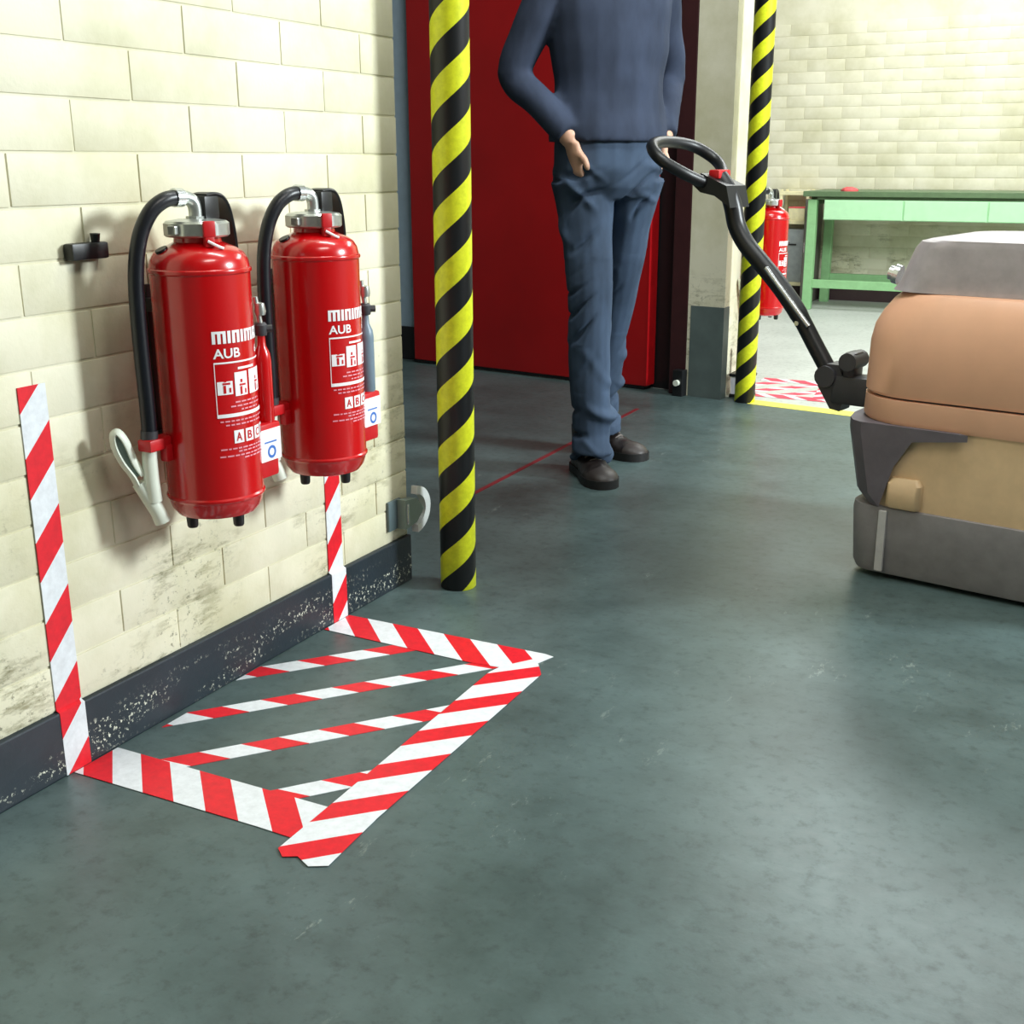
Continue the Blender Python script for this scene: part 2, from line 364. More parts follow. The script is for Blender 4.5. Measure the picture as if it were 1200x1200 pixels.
# far zone
G2 = 'red and white tapes of the far keep-clear zone'
FR, FW = (222, 60, 92), (232, 228, 234)
tape('marking_tape', [(.01, 4.60), (.40, 4.60), (.415, 4.67), (.01, 4.67)], 1, m_stripe('tape_f1', 1, 1, 0, .1, .12, .62, FR, FW), 'far striped floor tape along the yellow line', G2)
tape('marking_tape', [(.01, 4.96), (.32, 4.96), (.31, 5.03), (.01, 5.03)], 1, m_stripe('tape_f2', 1, 1, 0, .1, .12, .62, FR, FW), 'far striped floor tape nearest the green bench', G2)
tape('marking_tape', [(.31, 4.63), (.41, 4.62), (.34, 5.02), (.26, 5.02)], 2, m_stripe('tape_f3', -1, 1, 0, .1, .12, .62, FR, FW), 'far striped floor tape pointing towards the tiller', G2)
for i, (b0, lab) in enumerate(((-3.09, 'hatching tape of far zone close to middle pillar'), (-2.965, 'hatching tape across the middle of the far zone'), (-2.84, 'hatching tape of far zone close to the tiller'))):
    def pt(a, b): q = e * a + pp * b; return (q.x, q.y)
    poly = [pt(3, b0 - .026), pt(3, b0 + .026), pt(5, b0 + .026), pt(5, b0 - .026)]
    poly = clip(poly, 0, .012, False); poly = clip(poly, 0, .31, True); poly = clip(poly, 1, 4.65, False); poly = clip(poly, 1, 4.98, True)
    if len(poly) > 2: tape('hatching_tape', poly, 0, m_stripe('tape_f4', -.132, 1.408, 0,   .05 * i, .127, .62, FR, FW), lab, G2)

bm = bmesh.new(); prism(bm, [dl(1.60, -.02), dl(3.9, -.02), dl(3.9, .065), dl(1.56, .065)], 0, .0012); bmesh.ops.recalc_face_normals(bm, faces=bm.faces)
tag(obj('floor_line', bm, M['yellow']), 'pale yellow painted line between grey floor and pale floor', 'floor line')
bm = bmesh.new(); prism(bm, [(-.222, 2.80), (-.206, 2.80), (-.230, 4.16), (-.246, 4.16)], 0, .0008); bmesh.ops.recalc_face_normals(bm, faces=bm.faces)
tag(obj('floor_line', bm, M['redline']), 'thin dark red line on grey floor passing behind the shoes', 'floor line')

# ------------------------------------------------------------------ fire extinguisher
R = .0742
def wrap(u, z, r, a0): a = a0 + u / R; return V((r * math.cos(a), r * math.sin(a), z))
def label_print(bm_w, bm_r, bm_p):
    a0 = -.72; W = .107
    def put(bm, T, u, z, r=R + .0007):
        vs, fs = T; k = [bm.verts.new(wrap(u + x, z + y, r, a0)) for x, y in vs]
        for f in fs:
            try: bm.faces.new([k[i] for i in f])
            except ValueError: pass
    def rect(bm, u0, u1, z0, z1, r=R + .0007, slant=0):
        n = max(1, int((u1 - u0) / .006)); 
        a = [bm.verts.new(wrap(u0 + (u1 - u0) * i / n, z0 + slant * i / n, r, a0)) for i in range(n + 1)]
        b = [bm.verts.new(wrap(u0 + (u1 - u0) * i / n, z1 + slant * i / n, r, a0)) for i in range(n + 1)]
        for i in range(n): bm.faces.new((a[i], a[i + 1], b[i + 1], b[i]))
    # brand line in heavy block letters: upright strokes joined by a top bar
    un, H, u = W / 5.0, .0185, 0.0
    for ch in 'minimax':
        Wd = {'m': 1.0, 'i': .24, 'n': .62, 'a': .62, 'x': .62}[ch]; sw = .235
        if ch == 'x':
            for a, b in ((0, Wd - sw), (Wd - sw, 0)):
                k = [bm_w.verts.new(wrap(u + q * un, z, R + .0007, a0)) for q, z in ((a, .6425), (a + sw, .6425), (b + sw, .6425 + H), (b, .6425 + H))]; bm_w.faces.new(k)
        else:
            for q in {'m': (0, .3825, .765), 'i': (0,), 'n': (0, .385), 'a': (0, .385)}[ch]: rect(bm_w, u + q * un, u + (q + sw) * un, .6425, .6425 + H * .8)
            rect(bm_w, u, u + (1.0 if ch == 'm' else Wd) * un, .6425 + H * .8, .6425 + H)
            if ch == 'a': rect(bm_w, u + sw * un, u + .385 * un, .6425 + H * .28, .6425 + H * .48)
        u += (Wd + .12) * un
    put(bm_w, textmesh('AUB', .0145, .044, .020), 0, .6205); put(bm_w, textmesh('6', .012, .008, .02), .085, .622)
    rect(bm_w, 0, W, .6125, .6150)
    rect(bm_w, 0, .0012, .536, .6125); rect(bm_w, W - .0012, W, .536, .6125); rect(bm_w, 0, W, .531, .5365)
    rect(bm_w, .038, .075, .602, .6055)
    # three pictograms: white panels with small red figures
    for u0, u1, z0, z1 in ((.003, .027, .566, .586), (.031, .055, .562, .598), (.060, .100, .562, .599)):
        rect(bm_w, u0, u1, z0, z1)
        m = (u0 + u1) / 2
        rect(bm_r, m - .003, m + .001, z0 + .002, z0 + .014, R + .0011); rect(bm_r, m - .004, m + .008, z0 + .015, z0 + .018, R + .0011); rect(bm_r, m - .002, m + .002, z0 + .020, min(z1 - .001, z0 + .025), R + .0011)
        rect(bm_r, m + .006, m + .009, z0 + .003, z0 + .010, R + .0011)
    for z, u0, u1 in ((.552, .03, .085), (.546, .022, .09), (.540, .04, .08), (.524, .004, .1), (.518, .012, .09), (.481, .002, .1), (.476, .03, .098), (.470, .0, .094), (.465, .04, .1)):
        u = u0
        while u < u1: 
            L = random.uniform(.004, .011); rect(bm_p, u, min(u1, u + L), z, z + .0022); u += L + .0022
    for i in range(4):
        u = .024 + i * .021; rect(bm_w, u, u + .017, .490, .510)
        put(bm_r, textmesh('ABCD'[i], .013, .010, .02), u + .0035, .4935, R + .0011)

def make_extinguisher():
    t = empty('fire_extinguisher')
    bm = bmesh.new()
    lathe(bm, [(.0, .366), (.045, .366), (.0615, .371), (.069, .381), (R - .001, .394), (R + .0006, .397), (R + .0022, .399), (R + .0022, .402), (R, .4045), (R, .7415), (R + .0022, .7435), (R + .0026, .746), (R + .0020, .7485), (R - .0002, .750), (R - .0006, .753),
               (.0715, .762), (.066, .771), (.056, .778), (.044, .783), (.0355, .787), (.034, .800), (.0, .800)], 56)
    body = obj('cylinder', bm, M['red'], t, .6)
    bw, br, bp = bmesh.new(), bmesh.new(), bmesh.new(); label_print(bw, br, bp)
    [o_.__setitem__('kind', 'stuff') for o_ in (obj('lettering', bw, M['print_w'], body), obj('pictogram', br, M['print_r'], body), obj('fine_print', bp, M['print_p'], body))]
    # union nut
    bm = bmesh.new()
    prof = [(.030, .7945), (.045, .7945), (.047, .797), (.047, .814), (.044, .8175), (.028, .820), (.012, .8205), (0, .8205)]
    n = 48; loft(bm, [[((r + (.0012 if (i // 2) % 2 and .795 < z < .8155 else 0)) * math.cos(2 * PI * i / n), (r + (.0012 if (i // 2) % 2 and .795 < z < .8155 else 0)) * math.sin(2 * PI * i / n), z) for i in range(n)] for r, z in [(0.0, .7945)] + prof])
    cap = obj('union_nut', bm, M['steel'], t, .5)
    bm = bmesh.new(); bx(bm, (-.008, -.055, .799), (.008, -.043, .812), .002); obj('nut_lug', bm, M['steel'], cap); bm = bmesh.new(); bx(bm, (-.008, .043, .799), (.008, .054, .812), .002); obj('nut_lug', bm, M['steel'], cap)
    # elbow
    bm = bmesh.new(); tube(bm, smoothpath([(0, 0, .816), (0, 0, .834), (-.001, -.004, .845), (-.004, -.014, .8505), (-.007, -.026, .851)], 5), .0105, 14)
    tube(bm, [(0, 0, .8165), (0, 0, .824)], .0145, 8); obj('elbow', bm, M['steel'], t, .7)
    bm = bmesh.new(); tube(bm, [(-.006, -.021, .8508), (-.0085, -.035, .851)], .0138, 14); obj('hose_ferrule', bm, M['chrome'], t, .7)
    # black valve block and carrying bow
    bm = bmesh.new(); bx(bm, (-.014, .004, .818), (.016, .036, .853), .004); vb = obj('valve_block', bm, M['black'], t, .6)
    bm = bmesh.new(); path = smoothpath([(0, .010, .853), (0, .030, .855), (0, .048, .850), (-.001, .062, .834), (-.003, .072, .806), (-.005, .078, .778), (-.006, .079, .764)], 5)
    rr = []
    for i, p in enumerate(path):
        tt = (path[min(i + 1, len(path) - 1)] - path[max(0, i - 1)]).normalized(); nn = V((1, 0, 0)).cross(tt).normalized()
        rr.append([p + V((1, 0, 0)) * a + nn * b for a, b in ((-.014, -.003), (.014, -.003), (.016, 0), (.014, .003), (-.014, .003), (-.016, 0))])
    loft(bm, rr); obj('carrying_bow', bm, M['black'], t, .7)
    # red seal and its wire tag
    a = math.radians(-28); c, s = math.cos(a), math.sin(a); T = Matrix.Rotation(a, 4, 'Z')
    bm = bmesh.new(); bx(bm, (.0465, -.009, .7955), (.053, .009, .8185), .002, T=T); bx(bm, (.040, -.007, .781), (.052, .007, .797), .002, T=T); sl = obj('seal', bm, M['red_dark'], t, .6)
    bm = bmesh.new(); tube(bm, smoothpath([T @ V((.052, -.004, .790)), T @ V((.056, .008, .783)), T @ V((.055, .018, .779))], 4), .0022, 6); obj('seal_wire', bm, M['print_w'], sl, 1)
    # shoulder plug
    a = math.radians(-112); bm = bmesh.new()
    P = V((.0575 * math.cos(a), .0575 * math.sin(a), .775)); dr = V((math.cos(a) * .45, math.sin(a) * .45, .9)).normalized()
    cyl(bm, P - dr * .004, P + dr * .0045, .0095, 16); obj('plug', bm, M['black'], t, .7)
    # hose
    bm = bmesh.new(); tube(bm, smoothpath([(-.008, -.032, .851), (-.012, -.052, .8475), (-.020, -.072, .832), (-.028, -.088, .800), (-.0325, -.0975, .755), (-.034, -.1005, .700), (-.034, -.1005, .620), (-.033, -.1000, .550), (-.0335, -.1000, .510)], 6), .0115, 14)
    hs = obj('hose', bm, M['hose'], t, 1)
    bm = bmesh.new(); tube(bm, [(-.0335, -.1000, .514), (-.034, -.101, .497)], .0128, 14); obj('hose_collar', bm, M['dkgrey'], hs, .7)
    # clip on the body that carries the nozzle
    bm = bmesh.new(); bx(bm, (-.044, -.116, .484), (-.018, -.060, .502), .003); bx(bm, (-.030, -.086, .464), (-.016, -.062, .490), .003); obj('nozzle_clip', bm, M['red_dark'], t, .6)
    # nozzle with squeeze handle
    nz = bmesh.new()
    tube(nz, [(-.034, -.101, .500), (-.036, -.102, .470), (-.036, -.102, .440), (-.036, -.100, .404)], [.0105, .0115, .0118, .0125], 14)
    tube(nz, [(-.051, -.113, .434), (-.043, -.104, .412), (-.034, -.096, .386), (-.030, -.092, .369)], [.011, .0125, .0120, .0125], 14)
    no = obj('nozzle', nz, M['white_p'], t, .8)
    bm = bmesh.new(); lp = smoothpath([(-.044, -.110, .448), (-.048, -.120, .468), (-.051, -.129, .497), (-.0555, -.135, .512), (-.0605, -.139, .517), (-.065, -.143, .511), (-.0645, -.142, .492), (-.060, -.134, .468), (-.052, -.124, .446), (-.050, -.117, .430), (-.046, -.112, .428)], 4)
    tube(bm, lp, .0042, 8, 1.9, ref=rt.copy()); obj('squeeze_handle', bm, M['white_p'], no, 1)
    bm = bmesh.new(); lp2 = [(-.045, -.112, .448), (-.049, -.121, .466), (-.053, -.131, .496), (-.060, -.138, .511), (-.0635, -.141, .506), (-.0615, -.138, .488), (-.056, -.129, .462), (-.051, -.120, .442)]
    nrm = rt.cross(V((0, 0, 1))); loft(bm, [[V(p) + nrm * .003 for p in lp2], [V(p) - nrm * .003 for p in lp2]]); obj('handle_web', bm, M['greygreen'], no)
    # gas cartridge on the far side, its valve knobs and the red holder with inspection sticker
    cx, cy = .046, .0765
    bm = bmesh.new(); lathe(bm, [(0, .500), (.012, .500), (.0138, .506), (.0138, .600), (.0125, .612), (.007, .624), (.006, .642), (0, .642)], 20, (cx, cy)); ct = obj('gas_cartridge', bm, M['red'], t, .7)
    bm = bmesh.new(); lathe(bm, [(0, .640), (.0095, .640), (.011, .646), (.011, .656), (.008, .660), (0, .660)], 12, (cx, cy)); tube(bm, [(cx, cy, .650), (cx + .014, cy + .012, .650)], .006, 8); obj('valve_knob', bm, M['dkgrey'], ct, .6)
    bm = bmesh.new(); tube(bm, [(cx, cy, .658), (cx - .004, cy - .004, .700)], .0045, 8); obj('gas_pipe', bm, M['steel'], ct, .8)
    bm = bmesh.new(); lathe(bm, [(0, .672), (.008, .672), (.0095, .678), (.0075, .690), (0, .692)], 12, (cx + .002, cy - .001)); obj('pipe_nut', bm, M['steel'], ct, .6)
    bm = bmesh.new(); bx(bm, (.012, .040, .445), (.062, .092, .503), .005); bx(bm, (.020, .036, .415), (.060, .086, .449), .005); hd = obj('cartridge_holder', bm, M['red_dark'], t, .6)
    bm = bmesh.new(); bx(bm, (.062, .0385, .443), (.0632, .089, .494)); st = obj('inspection_sticker', bm, M['print_w'], hd)
    bm = bmesh.new()
    n = 20; ring = [[V((.0635, .065 + r * math.cos(2 * PI * i / n), .457 + r * math.sin(2 * PI * i / n))) for i in range(n)] for r in (.0105, .006)]
    loft(bm, ring, cap=False); bx(bm, (.0632, .048, .472), (.0636, .078, .4745)); obj('sticker_ring', bm, M['print_b'], st)
    # feet and wall bracket
    for k in range(4):
        a = math.radians(-11 + 90 * k) ; q = V((.050 * math.cos(a), .050 * math.sin(a), 0))
        bm = bmesh.new(); lathe(bm, [(0, .352), (.007, .352), (.0085, .355), (.0095, .373), (0, .373)], 14, (q.x, q.y)); obj('foot', bm, M['black'], t, .7)
    bm = bmesh.new(); bx(bm, (-.1085, -.010, .46), (-.102, .03, .72), .002); bx(bm, (-.104, -.02, .68), (-.068, .02, .70), .002); bx(bm, (-.104, -.02, .47), (-.068, .02, .49), .002); obj('wall_bracket', bm, M['black_m'], t, .6)
    return t
GX = 'red fire extinguishers hung on brackets'
e1 = make_extinguisher(); e1.location = (.110, 1.405, 0)
tag(e1, 'left red fire extinguisher on the cream wall, nearer the viewer', 'fire extinguisher', GX)
e2 = copytree(e1); e2.location = (.110, 1.697, 0)
tag(e2, 'red fire extinguisher on cream wall above the upright striped tape', 'fire extinguisher', GX)
for c in e2.children:
    if c.name.startswith('gas_cartridge'):
        c.data = c.data.copy(); c.data.materials[0] = M['tagblue']; c['label'] = 'blue grey gas cartridge'
e3 = copytree(e1); e3.location = (px1 + .080, 4.765, -.063)
for c in e3.children:
    if c.name.startswith('wall_bracket'): c.location.x = .031
tag(e3, 'distant red fire extinguisher hanging half hidden behind right striped pole', 'fire extinguisher', GX)

# ------------------------------------------------------------------ striped poles
def pole(x, y, phase, label):
    bm = bmesh.new(); lathe(bm, [(0, 0), (.0375, 0), (.039, .002), (.039, 3.3), (0, 3.3)], 40)
    o = obj('striped_pole', bm, m_helix('black_yellow_wrap', .121, phase), None, .8); o.location = (x, y, 0)
    return tag(o, label, 'pole', 'poles wrapped in black and yellow hazard tape')
pole(.122, 2.150, 0.266, 'left pole wrapped in black and yellow tape, beside the wall end')
pole(.083, 4.478, 0.291, 'right pole wrapped in black and yellow tape, beside the middle pillar')

# ------------------------------------------------------------------ small wall fittings
t = empty('wall_ring', (0.0, 2.10, .165)); tag(t, 'grey clamp with pale ring fixed to lower wall corner above skirting', 'clamp')
bm = bmesh.new(); bx(bm, (.0, -.045, -.032), (.007, .005, .034), .002); obj('back_plate', bm, plain('blue_grey_steel', (84, 100, 104), .45), t, .6)
bm = bmesh.new(); loft(bm, [[(x, y, z) for y, z in ((-.012, -.032), (.035, -.026), (.066, -.002), (.036, .028), (-.012, .034))] for x in (.0075, .028)]); obj('clamp_jaw', bm, M['greygreen'], t, .4)
bm = bmesh.new(); bx(bm, (.007, -.006, -.022), (.031, .000, .024), .001); obj('clamp_bolt', bm, M['chrome'], t)
bm = bmesh.new(); n = 18
rg = []
for i in range(n + 1):
    a = -1.45 + 2.9 * i / n; c, s = math.cos(a), math.sin(a)
    rg.append([(x, .036 + r * c * 1.15, .0 + r * s) for x, r in ((.010, .035), (.026, .035), (.026, .053), (.010, .053))])
loft(bm, rg); obj('ring', bm, plain('pale_ring', (206, 210, 208), .4), t, .5)

t = empty('wall_hook', (0, 1.292, .780)); tag(t, 'black plastic hook with knob on cream wall at left picture edge', 'hook')
bm = bmesh.new(); bx(bm, (0, -.045, -.014), (.020, .024, .010), .004); obj('hook_plate', bm, M['black'], t, .6)
bm = bmesh.new(); tube(bm, [(.012, .006, .008), (.013, .006, .022)], [.006, .0075], 12); obj('knob', bm, M['black'], t, .7)

# box beside the pillar
t = empty('small_bin', (.045, 4.575, 0)); tag(t, 'small milky white box with black rim standing between pillar and right pole', 'box')
bm = bmesh.new(); loft(bm, [[(x * k, y * k, z) for x, y in ((-.042, -.035), (.042, -.035), (.042, .035), (-.042, .035))] for z, k in ((.012, .9), (.085, 1.0))]); obj('bin_body', bm, M['clearbox'], t)
bm = bmesh.new(); bx(bm, (-.046, -.038, .083), (.046, .038, .094), .002); obj('rim', bm, M['black'], t)
bm = bmesh.new(); bx(bm, (-.044, -.037, 0), (.044, .037, .013), .002); obj('base', bm, M['black'], t)
bm = bmesh.new(); bx(bm, (-.030, .0, .09), (-.004, .022, .20), .003); obj('handle', bm, M['black'], t, .6)

# ------------------------------------------------------------------ far room: shelf rack, cabinet, bench
t = empty('shelf_rack', (-.665, 8.08, 0)); tag(t, 'narrow cream shelf rack against far wall, left of the green bench', 'shelf')
for sx in (-.095, .080):
    for sy in (-.06, .085):
        bm = bmesh.new(); bx(bm, (sx, sy, 0), (sx + .018, sy + .018, .72), .002); obj('post', bm, M['cream'], t)
for z in (.10, .50, .685):
    bm = bmesh.new(); bx(bm, (-.098, -.062, z), (.100, .105, z + .022), .002); obj('shelf', bm, M['cream'], t)
t = empty('grey_case', (-.665, 8.09, .122)); tag(t, 'grey flat case standing on lowest level of the cream rack', 'case')
bm = bmesh.new(); bx(bm, (-.072, -.05, 0), (.075, .06, .345), .004); obj('case_body', bm, M['cabgrey'], t, .6)
bm = bmesh.new(); bx(bm, (-.03, -.056, .24), (.03, -.049, .25), .001); obj('case_handle', bm, M['black_m'], t)
t = empty('cream_box', (-.655, 8.09, .522)); tag(t, 'cream cardboard box on the upper level of the rack', 'box')
bm = bmesh.new(); bx(bm, (-.045, -.055, 0), (.062, .06, .085), .002); obj('box_body', bm, M['cream'], t)
bm = bmesh.new(); bx(bm, (-.047, -.057, .079), (.064, .062, .088), .001); obj('box_lid', bm, M['pinkred'], t)
t = empty('tool_cabinet', (-.545, 8.02, 0)); tag(t, 'dark brown grey metal cabinet behind left bench leg', 'cabinet')
bm = bmesh.new(); bx(bm, (-.014, -.12, .0), (.048, .12, .665), .004); obj('cabinet_body', bm, M['benchback'], t, .6)
bm = bmesh.new(); bx(bm, (-.010, -.125, .02), (.044, -.119, .650), .002); cd = obj('cabinet_door', bm, M['benchback'], t)
bm = bmesh.new(); bx(bm, (-.006, -.133, .33), (.0, -.124, .39), .001); obj('handle', bm, M['chrome'], cd)

t = empty('workbench', (-.437, 7.6, 0)); tag(t, 'pale green workbench with drawer fronts against the far wall', 'workbench')
def part(nm, a, b, m, par, bev=.003): 
    bm = bmesh.new(); bx(bm, a, b, bev); return obj(nm, bm, m, par)
for x, y in ((-.027, -.027), (1.55, -.027), (-.027, .45), (1.55, .45)): part('leg', (x, y, 0), (x + .054, y + .054, .672), M['green'], t)
part('bench_top', (-.055, -.05, .690), (1.62, .53, .722), M['green_d'], t); part('top_rail', (.027, -.02, .672), (1.55, .02, .690), M['green_d'], t)
for y in (-.02, .46): part('lower_rail', (.027, y, .135), (1.55, y + .03, .187), M['green'], t)
part('side_rail', (-.02, .027, .640), (.02, .45, .690), M['green_d'], t)
dr = part('drawer_unit', (.076, -.04, .552), (1.5, .42, .672), M['green_l'], t)
for i in range(3):
    f = part('drawer_front', (.080 + i * .474, -.050, .556), (.544 + i * .474, -.040, .668), M['green_l'], dr)
bm = bmesh.new()
for i in range(60): pass
loft(bm, [[(.0 + k * .045 * math.cos(a) * (1 + .25 * math.sin(3 * a)), k * .035 * math.sin(a) * (1 + .2 * math.cos(2 * a)), z) for a in [2 * PI * i / 18 for i in range(18)]] for z, k in ((0, 1), (.008, 1.05), (.018, .8), (.026, .35))])
o = obj('cleaning_cloth', bm, M['pinkred'], None, 1.2); o.location = (-.225, 7.60, .722); tag(o, 'crumpled pink red cloth lying on the green bench top', 'cloth')

# ------------------------------------------------------------------ pallet truck with tiller
TO = V((.894, 2.627, 0)); TDx = V((.9813, -.1926, 0)); TDy = V((.1926, .9813, 0))
ang = math.atan2(TDx.y, TDx.x)
tr = empty('pallet_truck', TO, ang); tag(tr, 'orange electric pallet truck with black tiller, cut by right picture edge', 'pallet truck')
def rrect(s0, s1, t0, t1, rf, rb, z, n=7):
    pts = []
    for cx, cy, r, a0 in ((s1 - rb, t1 - rb, rb, 0), (s0 + rf, t1 - rf, rf, PI / 2), (s0 + rf, t0 + rf, rf, PI), (s1 - rb, t0 + rb, rb, 1.5 * PI)):
        for i in range(n): a = a0 + PI / 2 * i / (n - 1); pts.append((cx + r * math.cos(a), cy + r * math.sin(a), z))
    return pts
L = .62; Wt = .56
bm = bmesh.new(); loft(bm, [rrect(s, L, t, Wt - t, .13, .03, z) for s, t, z in ((-.052, .0, .350), (-.058, -.004, .362), (-.056, -.004, .405))]
     ); hood = obj('motor_hood', bm, M['orange'], tr, .6)
bm = bmesh.new(); loft(bm, [rrect(s, L, t, Wt - t, .13, .03, z) for s, t, z in ((-.054, .001, .410), (-.058, -.002, .416), (-.056, .0, .52), (-.050, .004, .555), (-.036, .012, .585), (-.018, .024, .612), (-.004, .035, .626), (.02, .06, .632))]); obj('hood_upper', bm, M['orange'], hood, .6)
bm = bmesh.new(); loft(bm, [rrect(s, L - .02, t, Wt - t, .12, .03, z) for s, t, z in ((-.045, .010, .404), (-.045, .010, .412))]); obj('hood_seam', bm, M['dkgrey'], hood)
bm = bmesh.new(); loft(bm, [rrect(s, L - .04, .05, Wt - .05, .09, .03, z) for s, z in ((-.020, .630), (-.008, .645), (.02, .72), (.032, .735), (.05, .740))]); cw = obj('control_cowl', bm, M['cowl'], tr, .6)
bm = bmesh.new(); cyl(bm, (-.022, .16, .655), (-.045, .16, .660), .016); cyl(bm, (-.022, .16, .655), (-.034, .16, .658), .022); obj('key_switch', bm, M['chrome'], cw, .7)
# dark front fender: tapers down to the front corner
bm = bmesh.new()
prof = [(-.070, .352), (.16, .352), (.16, .338), (.045, .322), (.010, .262), (-.016, .168), (-.042, .195), (-.070, .33)]
def fring(t, k): return [(s + k, t, z) for s, z in prof]
loft(bm, [fring(t, k) for t, k in ((-.014, .055), (.0, .030), (.03, .012), (.08, 0), (Wt / 2, -.006), (Wt - .08, 0), (Wt - .03, .012), (Wt, .030), (Wt + .014, .055))]); bmesh.ops.recalc_face_normals(bm, faces=bm.faces)
obj('fender', bm, M['fender'], tr, .5)
bm = bmesh.new(); loft(bm, [rrect(s, L - .01, t, Wt - t, .06, .03, z) for s, t, z in ((-.005, .0, .165), (-.008, -.002, .20), (.01, .003, .30), (.012, .004, .352))]); lb = obj('lower_body', bm, M['tan'], tr, .6)
bm = bmesh.new(); loft(bm, [rrect(.055 - k, .125 + k, -.016 + q, .02, .012, .012, z, 4) for z, k, q in ((.170, .0, .004), (.178, .004, 0), (.225, .004, 0), (.238, -.004, .008))]); obj('step_pad', bm, M['tan'], lb, .6)
bm = bmesh.new(); loft(bm, [rrect(s, L, t, Wt - t, .05, .03, z) for s, t, z in ((-.024, .004, .012), (-.030, -.002, .03), (-.036, -.008, .15), (-.034, -.006, .166), (-.018, .006, .170))]); sk = obj('skirt', bm, M['skirt'], tr, .5)
bm = bmesh.new(); bx(bm, (.040, -.0125, .02), (.058, -.003, .16), .002); obj('edge_strip', bm, M['skirt_l'], sk)
for y in (.10, Wt - .10):
    bm = bmesh.new(); cyl(bm, (.13, y - .03, .05), (.13, y + .03, .05), .05, 24); obj('drive_wheel', bm, M['black'], tr, .7)
for y in (.02, Wt - .18):
    bm = bmesh.new(); bx(bm, (L - .02, y, .055), (L + 1.15, y + .16, .11), .012); fk = obj('fork', bm, M['orange'], tr, .6)
    bm = bmesh.new(); cyl(bm, (L + 1.0, y + .04, .04), (L + 1.0, y + .12, .04), .04, 20); obj('load_wheel', bm, M['black'], fk, .7)
# tiller, in the vertical plane through the middle of the truck
ti = empty('tiller', (0, .25, 0)); ti.parent = tr
lo = bmesh.new()
bx(lo, (-.19, -.035, .335), (-.045, .035, .405), .01); bx(lo, (-.165, -.028, .395), (-.135, .028, .462), .008); loft(lo, [[(s, t, z) for s, z in ((-.225, .375), (-.205, .43), (-.175, .43), (-.15, .37), (-.165, .318), (-.19, .322))] for t in (-.03, .03)])
cyl(lo, (-.150, -.04, .44), (-.150, .04, .44), .022); cyl(lo, (-.205, -.04, .40), (-.205, .04, .40), .026)
bmesh.ops.recalc_face_normals(lo, faces=lo.faces); obj('pivot_bracket', lo, M['dkgrey'], ti, .6)
bm = bmesh.new(); tube(bm, smoothpath([(-.185, 0, .37), (-.245, 0, .458), (-.30, 0, .540), (-.352, 0, .602), (-.405, 0, .655), (-.452, 0, .702), (-.480, 0, .745), (-.493, 0, .79), (-.510, 0, .830), (-.535, 0, .862)], 5), [.021] * 10 + [.023] * 36, 10); arm = obj('arm', bm, M['black_m'], ti, .9)
bm = bmesh.new(); tube(bm, [(-.385, -.020, .648), (-.262, -.022, .515)], .0065, 8); obj('gas_spring', bm, M['chrome'], arm, .8)
bm = bmesh.new(); cyl(bm, (-.292, -.018, .520), (-.292, -.028, .520), .006, 10); obj('screw', bm, M['chrome'], arm, .8)
bm = bmesh.new(); loft(bm, [[(s * 1.0, t, z) for s, z in ((-.475, .790), (-.488, .842), (-.560, .872), (-.590, .850), (-.560, .826), (-.520, .818))] for t in (-.05, -.045, .045, .05)]); bmesh.ops.recalc_face_normals(bm, faces=bm.faces); hd = obj('tiller_head', bm, M['black_m'], ti, .5)
bm = bmesh.new(); tube(bm, smoothpath([(-.555, -.045, .850), (-.580, -.10, .872), (-.625, -.135, .905), (-.672, -.10, .938), (-.690, 0, .948), (-.672, .10, .938), (-.625, .135, .905), (-.580, .10, .872), (-.555, .045, .850)], 5), .015, 10); obj('loop_handle', bm, M['black'], hd, 1)
bm = bmesh.new(); bx(bm, (-.55, -.03, .858), (-.52, .03, .880), .005); obj('switch', bm, M['red_dark'], hd, .6)

# ------------------------------------------------------------------ person
S = V((.555, .832, 0)).normalized(); F = V((S.y, -S.x, 0))
def ring(c, a, b, n=20, sq=1.0):
    c = V(c); out = []
    for i in range(n):
        q = 2 * PI * i / n; ca, sa = math.cos(q), math.sin(q)
        out.append(c + S * a * ca + F * b * sa)
    return out
def limb(bm, pts, n=16):
    """pts: (x,y,z,r) ; r may be (ra,rb) in S,F"""
    k = []
    P = [V(p[:3]) for p in pts]; rs = [p[3] for p in pts]
    tube(bm, P, rs, n)
leg1 = [(-.030, 3.130, .86, .090), (-.024, 3.14, .80, .084), (-.008, 3.13, .72, .078), (.003, 3.12, .64, .0735), (.007, 3.118, .56, .070), (.007, 3.12, .50, .0685), (.003, 3.13, .40, .066), (.002, 3.14, .30, .064), (.003, 3.15, .20, .0625), (.004, 3.155, .13, .062), (.014, 3.146, .066, .066)]
leg2 = [(.072, 3.275, .86, .090), (.063, 3.28, .80, .078), (.048, 3.295, .72, .072), (.032, 3.31, .64, .0685), (.012, 3.33, .57, .066), (-.006, 3.35, .50, .063), (-.035, 3.38, .40, .060), (-.057, 3.40, .30, .059), (-.077, 3.42, .20, .058), (-.080, 3.434, .13, .058), (-.070, 3.438, .066, .060)]
leg1 = [(x, y, z, r * (.93 if z < .8 else .98)) for x, y, z, r in leg1]; leg2 = [(x, y, z, r * (.93 if z < .8 else .98)) for x, y, z, r in leg2]
HC = V((.02, 3.205, 0))
tors = [(.86, .126, .086), (.93, .138, .096), (1.0, .148, .103), (1.08, .150, .106), (1.18, .160, .114), (1.28, .172, .118), (1.36, .178, .108), (1.42, .150, .085), (1.455, .085, .065), (1.48, .058, .058)]
def bodyat(z): return HC + V((0, 0, z)) + F * (-.015 * (z - .9))
bm = bmesh.new()
loft(bm, [ring(bodyat(z), a, b) for z, a, b in tors])
